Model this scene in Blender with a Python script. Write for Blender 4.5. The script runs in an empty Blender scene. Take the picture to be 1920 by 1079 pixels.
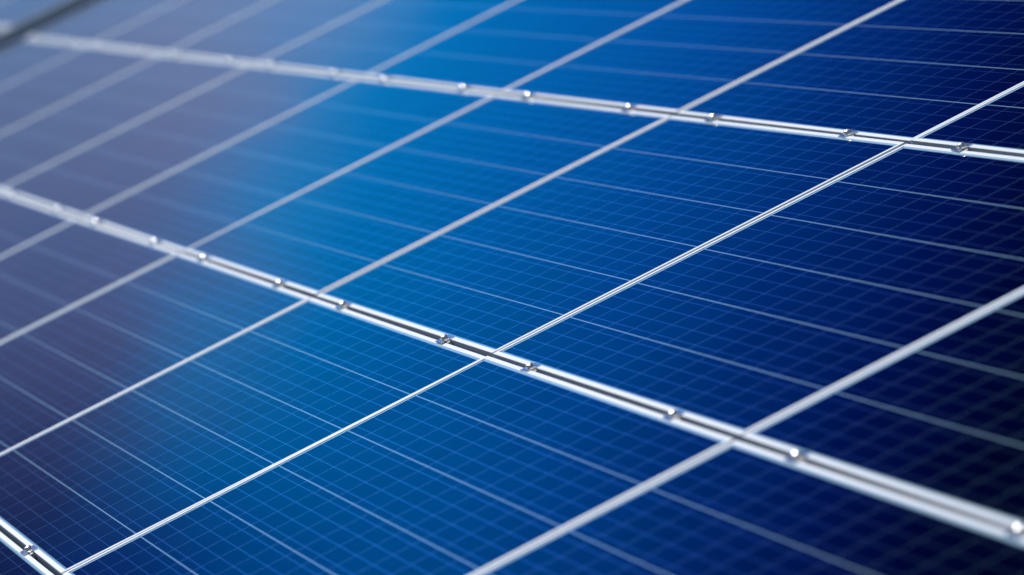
import bpy, bmesh, math, random
from mathutils import Vector, Matrix
random.seed(7)
S = bpy.context.scene
COL = S.collection
TILT = math.radians(25.7538)
RX = Matrix.Rotation(TILT, 3, 'X')
PB, PA = 1.968, 1.004                  # pitch along a row, pitch up the slope
PL, PW = 1.9585, 0.992                  # panel size
FH = 0.040                             # frame height
GD = 0.0017                            # glass lies this far below the frame top
LS, LL = 0.0160, 0.0118                # lip width on short / long members
NX, NY = 12, 6
CPX, CPY = 0.1590, 0.1600              # cell pitch along the row and up the slope
CGX, CGY = 0.0026, 0.0028              # gaps between cells

# ---------------------------------------------------------------- helpers
def W(x, y, z=0.0):
    return RX @ Vector((x, y, z))

def link(name, bm, mat, parent=None, smooth=False):
    me = bpy.data.meshes.new(name)
    bmesh.ops.recalc_face_normals(bm, faces=bm.faces)
    bm.to_mesh(me); bm.free()
    me.materials.append(mat)
    if smooth:
        for p in me.polygons: p.use_smooth = True
    o = bpy.data.objects.new(name, me); COL.objects.link(o)
    if parent: o.parent = parent
    return o

def empty(name, loc=(0, 0, 0)):
    o = bpy.data.objects.new(name, None); COL.objects.link(o)
    o.empty_display_size = 0.05
    o.location = loc; o.rotation_euler = (TILT, 0, 0)
    return o

def copy_tree(o, parent=None):
    c = o.copy(); COL.objects.link(c)
    if parent: c.parent = parent
    for ch in list(o.children): copy_tree(ch, c)
    return c

def tag(o, label, cat, group=None):
    o['label'] = label; o['category'] = cat
    if group: o['group'] = group

def box(bm, x0, x1, y0, y1, z0, z1, bev=0.0):
    r = bmesh.ops.create_cube(bm, size=1.0)
    vs = r['verts']
    bmesh.ops.scale(bm, vec=(x1-x0, y1-y0, z1-z0), verts=vs)
    bmesh.ops.translate(bm, vec=((x0+x1)/2, (y0+y1)/2, (z0+z1)/2), verts=vs)
    if bev:
        es = set(e for v in vs for e in v.link_edges)
        bmesh.ops.bevel(bm, geom=list(es), offset=bev, segments=2, affect='EDGES', clamp_overlap=True)

def lathe(bm, prof, n=24, cx=0, cy=0):
    rings = []
    for r, z in prof:
        rings.append([bm.verts.new((cx+r*math.cos(2*math.pi*i/n), cy+r*math.sin(2*math.pi*i/n), z)) for i in range(n)])
    for a, b in zip(rings, rings[1:]):
        for i in range(n):
            bm.faces.new((a[i], a[(i+1) % n], b[(i+1) % n], b[i]))
    bm.faces.new(rings[0]); bm.faces.new(rings[-1])

class NT:
    def __init__(s, tree): s.t = tree; s.n = tree.nodes; s.l = tree.links
    def new(s, typ, **k):
        n = s.n.new(typ)
        for a, b in k.items(): setattr(n, a, b)
        return n
    def put(s, sock, v):
        if isinstance(v, bpy.types.NodeSocket): s.l.new(v, sock)
        elif v is not None: sock.default_value = v
    def m(s, op, a, b=None, c=None, clamp=False):
        n = s.new('ShaderNodeMath', operation=op, use_clamp=clamp)
        s.put(n.inputs[0], a); s.put(n.inputs[1], b)
        if c is not None: s.put(n.inputs[2], c)
        return n.outputs[0]
    def mix(s, f, a, b, mode='MIX'):
        n = s.new('ShaderNodeMix', data_type='RGBA', blend_type=mode)
        s.put(n.inputs[0], f); s.put(n.inputs[6], a); s.put(n.inputs[7], b)
        return n.outputs[2]
    def smooth(s, v, a, b):
        n = s.new('ShaderNodeMapRange', interpolation_type='SMOOTHSTEP')
        s.put(n.inputs[0], v); n.inputs[1].default_value = a; n.inputs[2].default_value = b
        n.inputs[3].default_value = 0; n.inputs[4].default_value = 1
        return n.outputs[0]
    def ramp(s, f, stops):
        n = s.new('ShaderNodeValToRGB'); e = n.color_ramp.elements
        while len(e) < len(stops): e.new(0.5)
        for el, (p, c) in zip(e, stops): el.position = p; el.color = (*c, 1)
        s.put(n.inputs[0], f); return n.outputs[0]
    def noise(s, vec, scale, detail=3, rough=0.5):
        n = s.new('ShaderNodeTexNoise'); s.put(n.inputs['Vector'], vec)
        n.inputs['Scale'].default_value = scale; n.inputs['Detail'].default_value = detail
        n.inputs['Roughness'].default_value = rough
        return n.outputs['Fac']

def material(name):
    m = bpy.data.materials.new(name); m.use_nodes = True
    t = NT(m.node_tree); b = t.n['Principled BSDF']
    return m, t, b

# ---------------------------------------------------------------- materials
def mat_glass():
    m, t, b = material('solar_cells_under_glass')
    tc = t.new('ShaderNodeTexCoord')
    sp = t.new('ShaderNodeSeparateXYZ'); t.l.new(tc.outputs['Object'], sp.inputs[0])
    x, y = sp.outputs[0], sp.outputs[1]
    X = t.m('ADD', t.m('DIVIDE', x, CPX), NX/2); Y = t.m('ADD', t.m('DIVIDE', y, CPY), NY/2)
    fx, fy = t.m('FRACT', X), t.m('FRACT', Y)
    ix, iy = t.m('FLOOR', X), t.m('FLOOR', Y)
    # outside cells: gap between cells or the white margin of the backsheet
    def inside(f, e):
        return t.m('LESS_THAN', t.m('ABSOLUTE', t.m('SUBTRACT', f, 0.5)), 0.5-e/2)
    def lim(v, n, e):
        return t.m('LESS_THAN', t.m('ABSOLUTE', t.m('SUBTRACT', v, n/2)), n/2 - e/2)
    cell = t.m('MULTIPLY', t.m('MULTIPLY', inside(fx, CGX/CPX), inside(fy, CGY/CPY)), t.m('MULTIPLY', lim(X, NX, CGX/CPX), lim(Y, NY, CGY/CPY)))
    # four busbars per cell, running along the row
    g = t.m('ABSOLUTE', t.m('SUBTRACT', t.m('FRACT', t.m('MULTIPLY', fy, 4.0)), 0.5))
    bus = t.m('LESS_THAN', g, 0.0015/CPY*4/2)
    # fine silver fingers across the busbars are below the resolution: mean tone only
    comb = t.new('ShaderNodeCombineXYZ'); t.l.new(ix, comb.inputs[0]); t.l.new(iy, comb.inputs[1])
    oi = t.new('ShaderNodeObjectInfo'); t.l.new(oi.outputs['Random'], comb.inputs[2])
    wn = t.new('ShaderNodeTexWhiteNoise', noise_dimensions='3D'); t.l.new(comb.outputs[0], wn.inputs['Vector'])
    # polycrystalline grain
    vo = t.new('ShaderNodeTexVoronoi'); t.l.new(tc.outputs['Object'], vo.inputs['Vector']); vo.inputs['Scale'].default_value = 70
    sc = t.new('ShaderNodeSeparateColor'); t.l.new(vo.outputs['Color'], sc.inputs[0])
    k = t.m('ADD', t.m('MULTIPLY', wn.outputs['Value'], 0.7), t.m('MULTIPLY', sc.outputs[0], 0.3))
    cellc = t.mix(k, (0.0001, 0.0008, 0.009, 1), (0.0002, 0.002, 0.020, 1))
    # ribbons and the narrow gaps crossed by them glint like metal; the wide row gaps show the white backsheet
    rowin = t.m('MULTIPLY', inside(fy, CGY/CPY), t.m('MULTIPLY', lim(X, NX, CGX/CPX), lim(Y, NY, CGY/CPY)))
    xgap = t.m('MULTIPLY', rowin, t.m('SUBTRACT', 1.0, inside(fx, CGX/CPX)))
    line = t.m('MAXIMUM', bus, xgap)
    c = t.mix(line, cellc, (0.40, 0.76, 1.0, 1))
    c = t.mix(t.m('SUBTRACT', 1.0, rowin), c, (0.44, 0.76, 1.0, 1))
    # each cell mirrors a little more or less through its blue coating
    t.l.new(t.m('ADD', 0.36, t.m('MULTIPLY', k, 0.26)), b.inputs['Specular IOR Level'])
    metl = t.m('MULTIPLY', t.m('MAXIMUM', t.m('MULTIPLY', bus, 0.93), t.m('MULTIPLY', xgap, 0.80)), rowin)
    rowm = t.m('MULTIPLY', t.m('SUBTRACT', 1.0, inside(fy, CGY/CPY)), 0.42)
    t.l.new(t.m('ADD', rowm, metl), b.inputs['Metallic'])
    # thin film of dust
    dn = t.noise(tc.outputs['Object'], 3.0, 6, 0.6)
    c = t.mix(t.m('MULTIPLY', t.smooth(dn, 0.45, 0.8), 0.003), c, (0.28, 0.34, 0.50, 1))
    t.l.new(c, b.inputs['Base Color'])
    b.inputs['IOR'].default_value = 1.5
    b.inputs['Specular Tint'].default_value = (1, 1, 1, 1)
    t.l.new(t.m('ADD', 0.018, t.m('MULTIPLY', dn, 0.025)), b.inputs['Roughness'])
    # very slight waviness of tempered glass
    bp = t.new('ShaderNodeBump'); bp.inputs['Strength'].default_value = 1.0; bp.inputs['Distance'].default_value = 0.00035
    t.l.new(t.noise(tc.outputs['Object'], 1.7, 1, 0.4), bp.inputs['Height']); t.l.new(bp.outputs[0], b.inputs['Normal'])
    return m

def mat_metal(name, base, metallic, rough, noise_scale=60, amp=0.08, dirt=0.0):
    m, t, b = material(name)
    tc = t.new('ShaderNodeTexCoord')
    mp = t.new('ShaderNodeMapping'); t.l.new(tc.outputs['Object'], mp.inputs[0]); mp.inputs['Scale'].default_value = (1, 1, 1)
    n = t.noise(mp.outputs[0], noise_scale, 4, 0.6)
    lo = tuple(v*(1-amp) for v in base)+(1,); hi = tuple(min(1, v*(1+amp)) for v in base)+(1,)
    c = t.mix(n, lo, hi)
    if dirt:
        d = t.noise(mp.outputs[0], 7, 6, 0.7)
        c = t.mix(t.m('MULTIPLY', t.smooth(d, 0.5, 0.75), dirt), c, (0.25, 0.23, 0.20, 1))
    t.l.new(c, b.inputs['Base Color'])
    b.inputs['Metallic'].default_value = metallic
    t.l.new(t.m('ADD', rough-0.05, t.m('MULTIPLY', n, 0.1)), b.inputs['Roughness'])
    return m

M_GLASS = mat_glass()
M_FRAME = mat_metal('anodised_aluminium', (0.60, 0.65, 0.73), 0.20, 0.60, 40, 0.05, 0.10)
M_CLAMP = mat_metal('mill_aluminium', (0.80, 0.79, 0.76), 0.7, 0.35, 90, 0.08)
M_WING = mat_metal('polished_clamp_steel', (0.60, 0.72, 0.84), 1.0, 0.20, 90, 0.06)
M_BOLT = mat_metal('stainless_steel', (0.86, 0.86, 0.86), 1.0, 0.25, 120, 0.06)
M_RAIL = mat_metal('painted_support_steel', (0.22, 0.34, 0.62), 0.2, 0.55, 40, 0.06)

def mat_ground():
    m, t, b = material('dry_grass_soil')
    tc = t.new('ShaderNodeTexCoord')
    n1 = t.noise(tc.outputs['Object'], 0.8, 6, 0.6); n2 = t.noise(tc.outputs['Object'], 14, 6, 0.7)
    c = t.mix(n1, (0.025, 0.032, 0.018, 1), (0.05, 0.048, 0.035, 1))
    c = t.mix(t.m('MULTIPLY', n2, 0.6), c, (0.03, 0.045, 0.015, 1))
    t.l.new(c, b.inputs['Base Color']); b.inputs['Roughness'].default_value = 0.95
    bp = t.new('ShaderNodeBump'); bp.inputs['Distance'].default_value = 0.05
    t.l.new(n2, bp.inputs['Height']); t.l.new(bp.outputs[0], b.inputs['Normal'])
    return m

# ---------------------------------------------------------------- one panel
def make_panel():
    root = empty('solar_panel')
    # frame: one profile swept round the rectangle with mitred corners
    b = 0.0006
    prof = [(0, 0, -FH), (0, 0, -b), (b, b, 0), (LS-b, LL-b, 0), (LS, LL, -b), (LS, LL, -0.0075),
            (0.0022, 0.0022, -0.0075), (0.0022, 0.0022, -FH+0.002), (0.028, 0.028, -FH+0.002), (0.028, 0.028, -FH)]
    bm = bmesh.new(); rings = []
    for ds, dl, z in prof:
        hx, hy = PL/2-ds, PW/2-dl
        rings.append([bm.verts.new((sx*hx, sy*hy, z)) for sx, sy in ((-1, -1), (1, -1), (1, 1), (-1, 1))])
    for i in range(len(rings)):
        a, c = rings[i], rings[(i+1) % len(rings)]
        for j in range(4):
            bm.faces.new((a[j], a[(j+1) % 4], c[(j+1) % 4], c[j]))
    link('frame', bm, M_FRAME, root)
    bm = bmesh.new()
    box(bm, -PL/2+0.004, PL/2-0.004, -PW/2+0.004, PW/2-0.004, -GD-0.0045, -GD)
    link('cell_glass', bm, M_GLASS, root)
    return root

# ---------------------------------------------------------------- one clamp
GAP = PA-PW
def make_clamp():
    root = empty('mid_clamp')
    L = 0.056; ww = 0.0108; g = GAP/2
    for s in (-1, 1):
        bm = bmesh.new()
        y0, y1 = sorted((s*(g-0.001), s*(g+ww)))
        box(bm, -L/2, L/2, y0, y1, 0.0004, 0.0032, 0.0006)
        link('clamp_wing', bm, M_WING, root)
    # channel between the wings, reaching down into the joint
    bm = bmesh.new()
    i = g-0.0012
    box(bm, -L/2, L/2, -i, -i+0.0012, -0.012, 0.0030)
    box(bm, -L/2, L/2, i-0.0012, i, -0.012, 0.0030)
    box(bm, -L/2, L/2, -i+0.0012, i-0.0012, -0.012, -0.0035)
    link('channel', bm, M_CLAMP, root)
    bm = bmesh.new()
    r = 0.0080; n = 32
    Rd = 0.0155; zc = 0.0100 - math.sqrt(Rd*Rd-r*r)
    prof = [(r, 0.0044), (r, 0.0100)] + [(r*(1-a/8*0.62), zc+math.sqrt(Rd*Rd-(r*(1-a/8*0.62))**2)) for a in range(1, 9)] + [(0.0028, 0.0085)]
    lathe(bm, prof, n)
    bolt = link('bolt', bm, M_BOLT, root, True)
    bm = bmesh.new()
    lathe(bm, [(0.0098, 0.0033), (0.0098, 0.0042), (0.0092, 0.0045)], 24)
    link('washer', bm, M_BOLT, root)
    return root

# ---------------------------------------------------------------- camera model (for choosing what stands in view)
CF = 10194.368
CC = Vector((11.001489, -1.846333, 1.828494))
CR = Matrix(((0.22197769109644888, 0.8781991334987015, -0.42366518216348337),
             (0.06081963064805813, -0.44612993335341344, -0.8928992412886866),
             (-0.973153059484129, 0.17243655206540834, -0.1524426394696391)))
def px(x, y, z=0):
    v = CR @ (Vector((x, y, z))-CC)
    if v.z < 0.3: return None
    return 960+CF*v.x/v.z, 539.5+CF*v.y/v.z

def seen(x0, x1, y0, y1, z=0, pad=0):
    n = 40
    for i in range(n+1):
        for j in range(n+1):
            p = px(x0+(x1-x0)*i/n, y0+(y1-y0)*j/n, z)
            if p and -pad < p[0] < 1920+pad and -pad < p[1] < 1079+pad: return True
    return False

def kx(k):          # joint number -> x along the row (k grows away from the camera)
    return PB-k*PB
def ry(r):          # row joint number -> y up the slope
    return -(r-2)*PA
TABLES = [(-3, 8, 0.0, 0.0), (8, 12, -0.22*PB, 0.040)]      # columns from-to, shift, lift

ORD = ['', 'first', 'second', 'third', 'fourth', 'fifth', 'sixth', 'seventh', 'eighth', 'ninth', 'tenth', 'eleventh', 'twelfth']
ROWN = {0: 'above the upper clamp joint', 1: 'between both clamp joints', 2: 'below the lower clamp joint', 3: 'in the bottom left corner'}
def tone(u, v):
    if u > 1500: return 'dark navy'
    if u < 560 - 0.25*v: return 'lavender sheened'
    return 'bright blue'

panel0 = make_panel(); clamp0 = make_clamp()
first_p, first_c = True, True
for (c0, c1, sh, lift) in TABLES:
    for c in range(c0, c1):
        for r in (-1, 0, 1, 2, 3, 4):
            x1 = kx(c)+sh; x0 = x1-PB; y1 = ry(r); y0 = y1-PA
            if seen(x0, x1, y0, y1, lift):
                o = panel0 if first_p else copy_tree(panel0)
                first_p = False
                xc, yc = (x0+x1)/2, (y0+y1)/2
                o.location = W(xc, yc, lift+random.uniform(-0.0006, 0.0006))
                o.rotation_euler = (TILT+math.radians(random.uniform(-0.16, 0.16)), math.radians(random.uniform(-0.09, 0.09)), 0)
                # visible centre of it
                pts = [px(x0+(x1-x0)*i/12, y0+(y1-y0)*j/12, lift) for i in range(13) for j in range(13)]
                pts = [p for p in pts if p and 0 <= p[0] <= 1920 and 0 <= p[1] <= 1079] or [(0, 0)]
                u = sum(p[0] for p in pts)/len(pts); v = sum(p[1] for p in pts)/len(pts)
                rw = ROWN[r]
                tn = 'dark navy' if r == 3 else tone(u, v)
                if c == 9: lb = 'blurred sliver of panel in the extreme top left corner, second past the dark gap'
                elif c0 == 8: lb = 'blurred panel past the dark gap at top left, ' + rw
                elif c >= 1: lb = tn + ' panel, ' + ORD[c] + ' left of sharp diagonal joint, ' + rw
                else: lb = tn + ' panel, ' + ORD[1-c] + ' right of sharp diagonal joint, ' + rw
                tag(o, lb, 'solar panel', 'solar panels mounted edge to edge in the array')
                print('PANEL', c, r, round(u), round(v), o['label'])
        for fr in (0.226, 0.806):
            k = c+fr-(0.022 if (c < 0 and fr < 0.5) else 0.0)+(0.048 if c0 == 8 else 0.0); xx = kx(k)+sh
            for r in (0, 1, 2, 3, 4):
                p = px(xx, ry(r), lift)
                if p and -12 < p[0] < 1932 and -12 < p[1] < 1091:
                    o = clamp0 if first_c else copy_tree(clamp0)
                    first_c = False
                    o.location = W(xx+random.uniform(-0.006, 0.006), ry(r), lift)
                    o.rotation_euler = (TILT, 0, 0)
                    # turn by a degree or so about the bolt
                    o.rotation_euler = (Matrix.Rotation(TILT, 3, 'X') @ Matrix.Rotation(math.radians(random.uniform(-2, 2)), 3, 'Z')).to_euler()
                    jn = {1: 'upper', 2: 'lower', 3: 'bottom left'}[r]
                    sd = 'right' if fr < 0.5 else 'left'
                    if c0 == 8: lb = 'blurred clamp bolt on the joint past the dark gap in the top left corner'
                    elif c >= 1: lb = f'clamp on {jn} joint, {sd} end of {ORD[c]} panel left of sharp diagonal joint'
                    else: lb = f'clamp on {jn} joint, {sd} end of {ORD[1-c]} panel right of sharp diagonal joint'
                    tag(o, lb, 'clamp', 'clamps with bolts along the panel joints')
                    print('CLAMP', c, fr, r, [round(q) for q in p], lb, len(lb.split()))

# ---------------------------------------------------------------- edge beam of the second table
bm = bmesh.new()
xb = kx(8)+TABLES[1][2]
box(bm, xb-0.10, xb-0.02, ry(4), ry(-1), -0.30, -FH-0.001, 0.003)
bo = link('support_beam', bm, M_RAIL); bo.rotation_euler = (TILT, 0, 0); bo.location = W(0, 0, TABLES[1][3])
tag(bo, 'dark shaded beam deep in the blurred gap in the top left corner', 'beam')

# ---------------------------------------------------------------- ground
bm = bmesh.new()
N = 60; R_ = 400.0
vs = {}
for i in range(N+1):
    for j in range(N+1):
        a = (i/N*2-1); b_ = (j/N*2-1)
        x = math.copysign(abs(a)**2.5, a)*R_; y = math.copysign(abs(b_)**2.5, b_)*R_
        vs[i, j] = bm.verts.new((x, y, -2.1+0.08*math.sin(x*0.7)*math.cos(y*0.5)))
for i in range(N):
    for j in range(N):
        bm.faces.new((vs[i, j], vs[i+1, j], vs[i+1, j+1], vs[i, j+1]))
gr = link('ground', bm, mat_ground()); gr['kind'] = 'structure'

# ---------------------------------------------------------------- sun and sky
sun_p = Vector((-0.62, 0.02, 0.78)).normalized()       # towards the sun, in the plane of the array
sun_w = RX @ sun_p
ld = bpy.data.lights.new('sun', 'SUN'); ld.energy = 3.4; ld.angle = math.radians(0.53); ld.color = (1.0, 0.98, 0.955)
lo = bpy.data.objects.new('sun', ld); COL.objects.link(lo)
lo.rotation_euler = sun_w.to_track_quat('Z', 'Y').to_euler()

w = bpy.data.worlds.new('World'); S.world = w; w.use_nodes = True
t = NT(w.node_tree); t.n.clear()
sky = t.new('ShaderNodeTexSky', sky_type='NISHITA'); sky.sun_disc = False
sky.sun_elevation = math.asin(sun_w.z); sky.sun_rotation = math.atan2(sun_w.x, sun_w.y)
bg1 = t.new('ShaderNodeBackground'); t.l.new(sky.outputs[0], bg1.inputs[0]); bg1.inputs[1].default_value = 0.075
# added sky patch for the panels' reflections: painted blue fading to dark, lavender cloud
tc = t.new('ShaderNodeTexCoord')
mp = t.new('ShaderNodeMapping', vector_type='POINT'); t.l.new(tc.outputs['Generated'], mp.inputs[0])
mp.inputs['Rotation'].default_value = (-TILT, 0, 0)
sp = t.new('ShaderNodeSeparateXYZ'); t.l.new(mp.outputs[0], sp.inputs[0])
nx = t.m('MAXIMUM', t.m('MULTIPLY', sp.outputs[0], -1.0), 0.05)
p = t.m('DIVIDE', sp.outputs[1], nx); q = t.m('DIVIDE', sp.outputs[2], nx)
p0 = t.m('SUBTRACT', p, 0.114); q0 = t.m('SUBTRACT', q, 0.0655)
A = t.m('ADD', t.m('MULTIPLY', p0, 0.0955/0.0211), t.m('MULTIPLY', q0, 0.047/0.0211))      # across the view as mirrored in the glass
B = t.m('SUBTRACT', t.m('MULTIPLY', q0, 0.178/0.0211), t.m('MULTIPLY', p0, 0.0875/0.0211))  # down the view as mirrored in the glass
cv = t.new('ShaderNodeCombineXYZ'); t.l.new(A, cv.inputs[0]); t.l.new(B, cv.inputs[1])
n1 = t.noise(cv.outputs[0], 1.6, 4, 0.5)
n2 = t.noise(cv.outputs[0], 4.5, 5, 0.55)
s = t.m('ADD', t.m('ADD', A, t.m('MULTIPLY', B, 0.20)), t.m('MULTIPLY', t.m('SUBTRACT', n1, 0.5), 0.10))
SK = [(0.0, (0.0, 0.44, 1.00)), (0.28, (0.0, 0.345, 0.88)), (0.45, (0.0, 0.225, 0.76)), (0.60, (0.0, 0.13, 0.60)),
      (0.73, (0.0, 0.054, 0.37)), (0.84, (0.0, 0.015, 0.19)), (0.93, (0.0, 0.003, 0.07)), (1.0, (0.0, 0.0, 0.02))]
deep = t.ramp(t.m('DIVIDE', s, 1.15), SK)  # darkening painted into the sky colour, in place of lens falloff
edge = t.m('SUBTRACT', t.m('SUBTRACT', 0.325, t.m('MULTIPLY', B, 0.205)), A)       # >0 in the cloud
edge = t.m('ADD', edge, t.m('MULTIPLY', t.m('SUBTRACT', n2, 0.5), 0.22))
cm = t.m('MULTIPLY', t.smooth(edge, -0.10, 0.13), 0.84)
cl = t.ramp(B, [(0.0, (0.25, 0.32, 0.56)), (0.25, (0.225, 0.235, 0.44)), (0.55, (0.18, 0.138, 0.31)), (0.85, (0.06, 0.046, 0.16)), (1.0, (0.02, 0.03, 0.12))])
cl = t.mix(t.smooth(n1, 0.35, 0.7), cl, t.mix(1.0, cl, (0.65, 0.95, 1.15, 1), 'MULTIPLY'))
low = t.m('MULTIPLY', t.smooth(B, 0.50, 1.10), t.smooth(A, 0.50, 0.08))  # painted darkening at the lower left of the mirrored view
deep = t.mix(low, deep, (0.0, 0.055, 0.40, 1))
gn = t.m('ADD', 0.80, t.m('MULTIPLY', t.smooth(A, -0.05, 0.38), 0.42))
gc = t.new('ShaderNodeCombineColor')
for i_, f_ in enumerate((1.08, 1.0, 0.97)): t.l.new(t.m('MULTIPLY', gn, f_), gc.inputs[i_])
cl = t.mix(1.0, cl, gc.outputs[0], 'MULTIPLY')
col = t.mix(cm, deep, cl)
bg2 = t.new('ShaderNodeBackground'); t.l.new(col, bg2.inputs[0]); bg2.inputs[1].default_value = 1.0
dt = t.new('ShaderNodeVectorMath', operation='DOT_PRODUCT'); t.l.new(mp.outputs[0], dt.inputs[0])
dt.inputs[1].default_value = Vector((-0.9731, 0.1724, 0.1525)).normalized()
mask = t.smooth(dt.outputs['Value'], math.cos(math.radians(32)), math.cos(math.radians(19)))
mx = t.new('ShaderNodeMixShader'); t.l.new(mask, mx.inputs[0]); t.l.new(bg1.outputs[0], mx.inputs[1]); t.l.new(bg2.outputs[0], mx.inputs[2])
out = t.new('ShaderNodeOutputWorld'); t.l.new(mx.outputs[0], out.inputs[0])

# ---------------------------------------------------------------- camera
cd = bpy.data.cameras.new('camera'); cam = bpy.data.objects.new('camera', cd); COL.objects.link(cam)
S.camera = cam
cd.sensor_width = 36.0; cd.sensor_fit = 'HORIZONTAL'; cd.lens = 36.0*CF/1920
cd.clip_start = 0.1; cd.clip_end = 2000
Rp = CR.transposed()                       # columns: camera x, y(down), z(forward) in array coordinates
ax, ay, az = (RX @ Rp.col[0]), (RX @ Rp.col[1]), (RX @ Rp.col[2])
m = Matrix((ax, -ay, -az)).transposed()
cam.matrix_world = Matrix.Translation(RX @ CC) @ m.to_4x4()
cd.dof.use_dof = True; cd.dof.focus_distance = 11.45; cd.dof.aperture_fstop = cd.lens/57.0
cd.dof.aperture_blades = 0

S.render.engine = 'CYCLES'
S.view_settings.view_transform = 'Standard'; S.view_settings.look = 'None'
S.view_settings.exposure = 0.0; S.view_settings.gamma = 1.0
S.render.resolution_x = 1024; S.render.resolution_y = 575
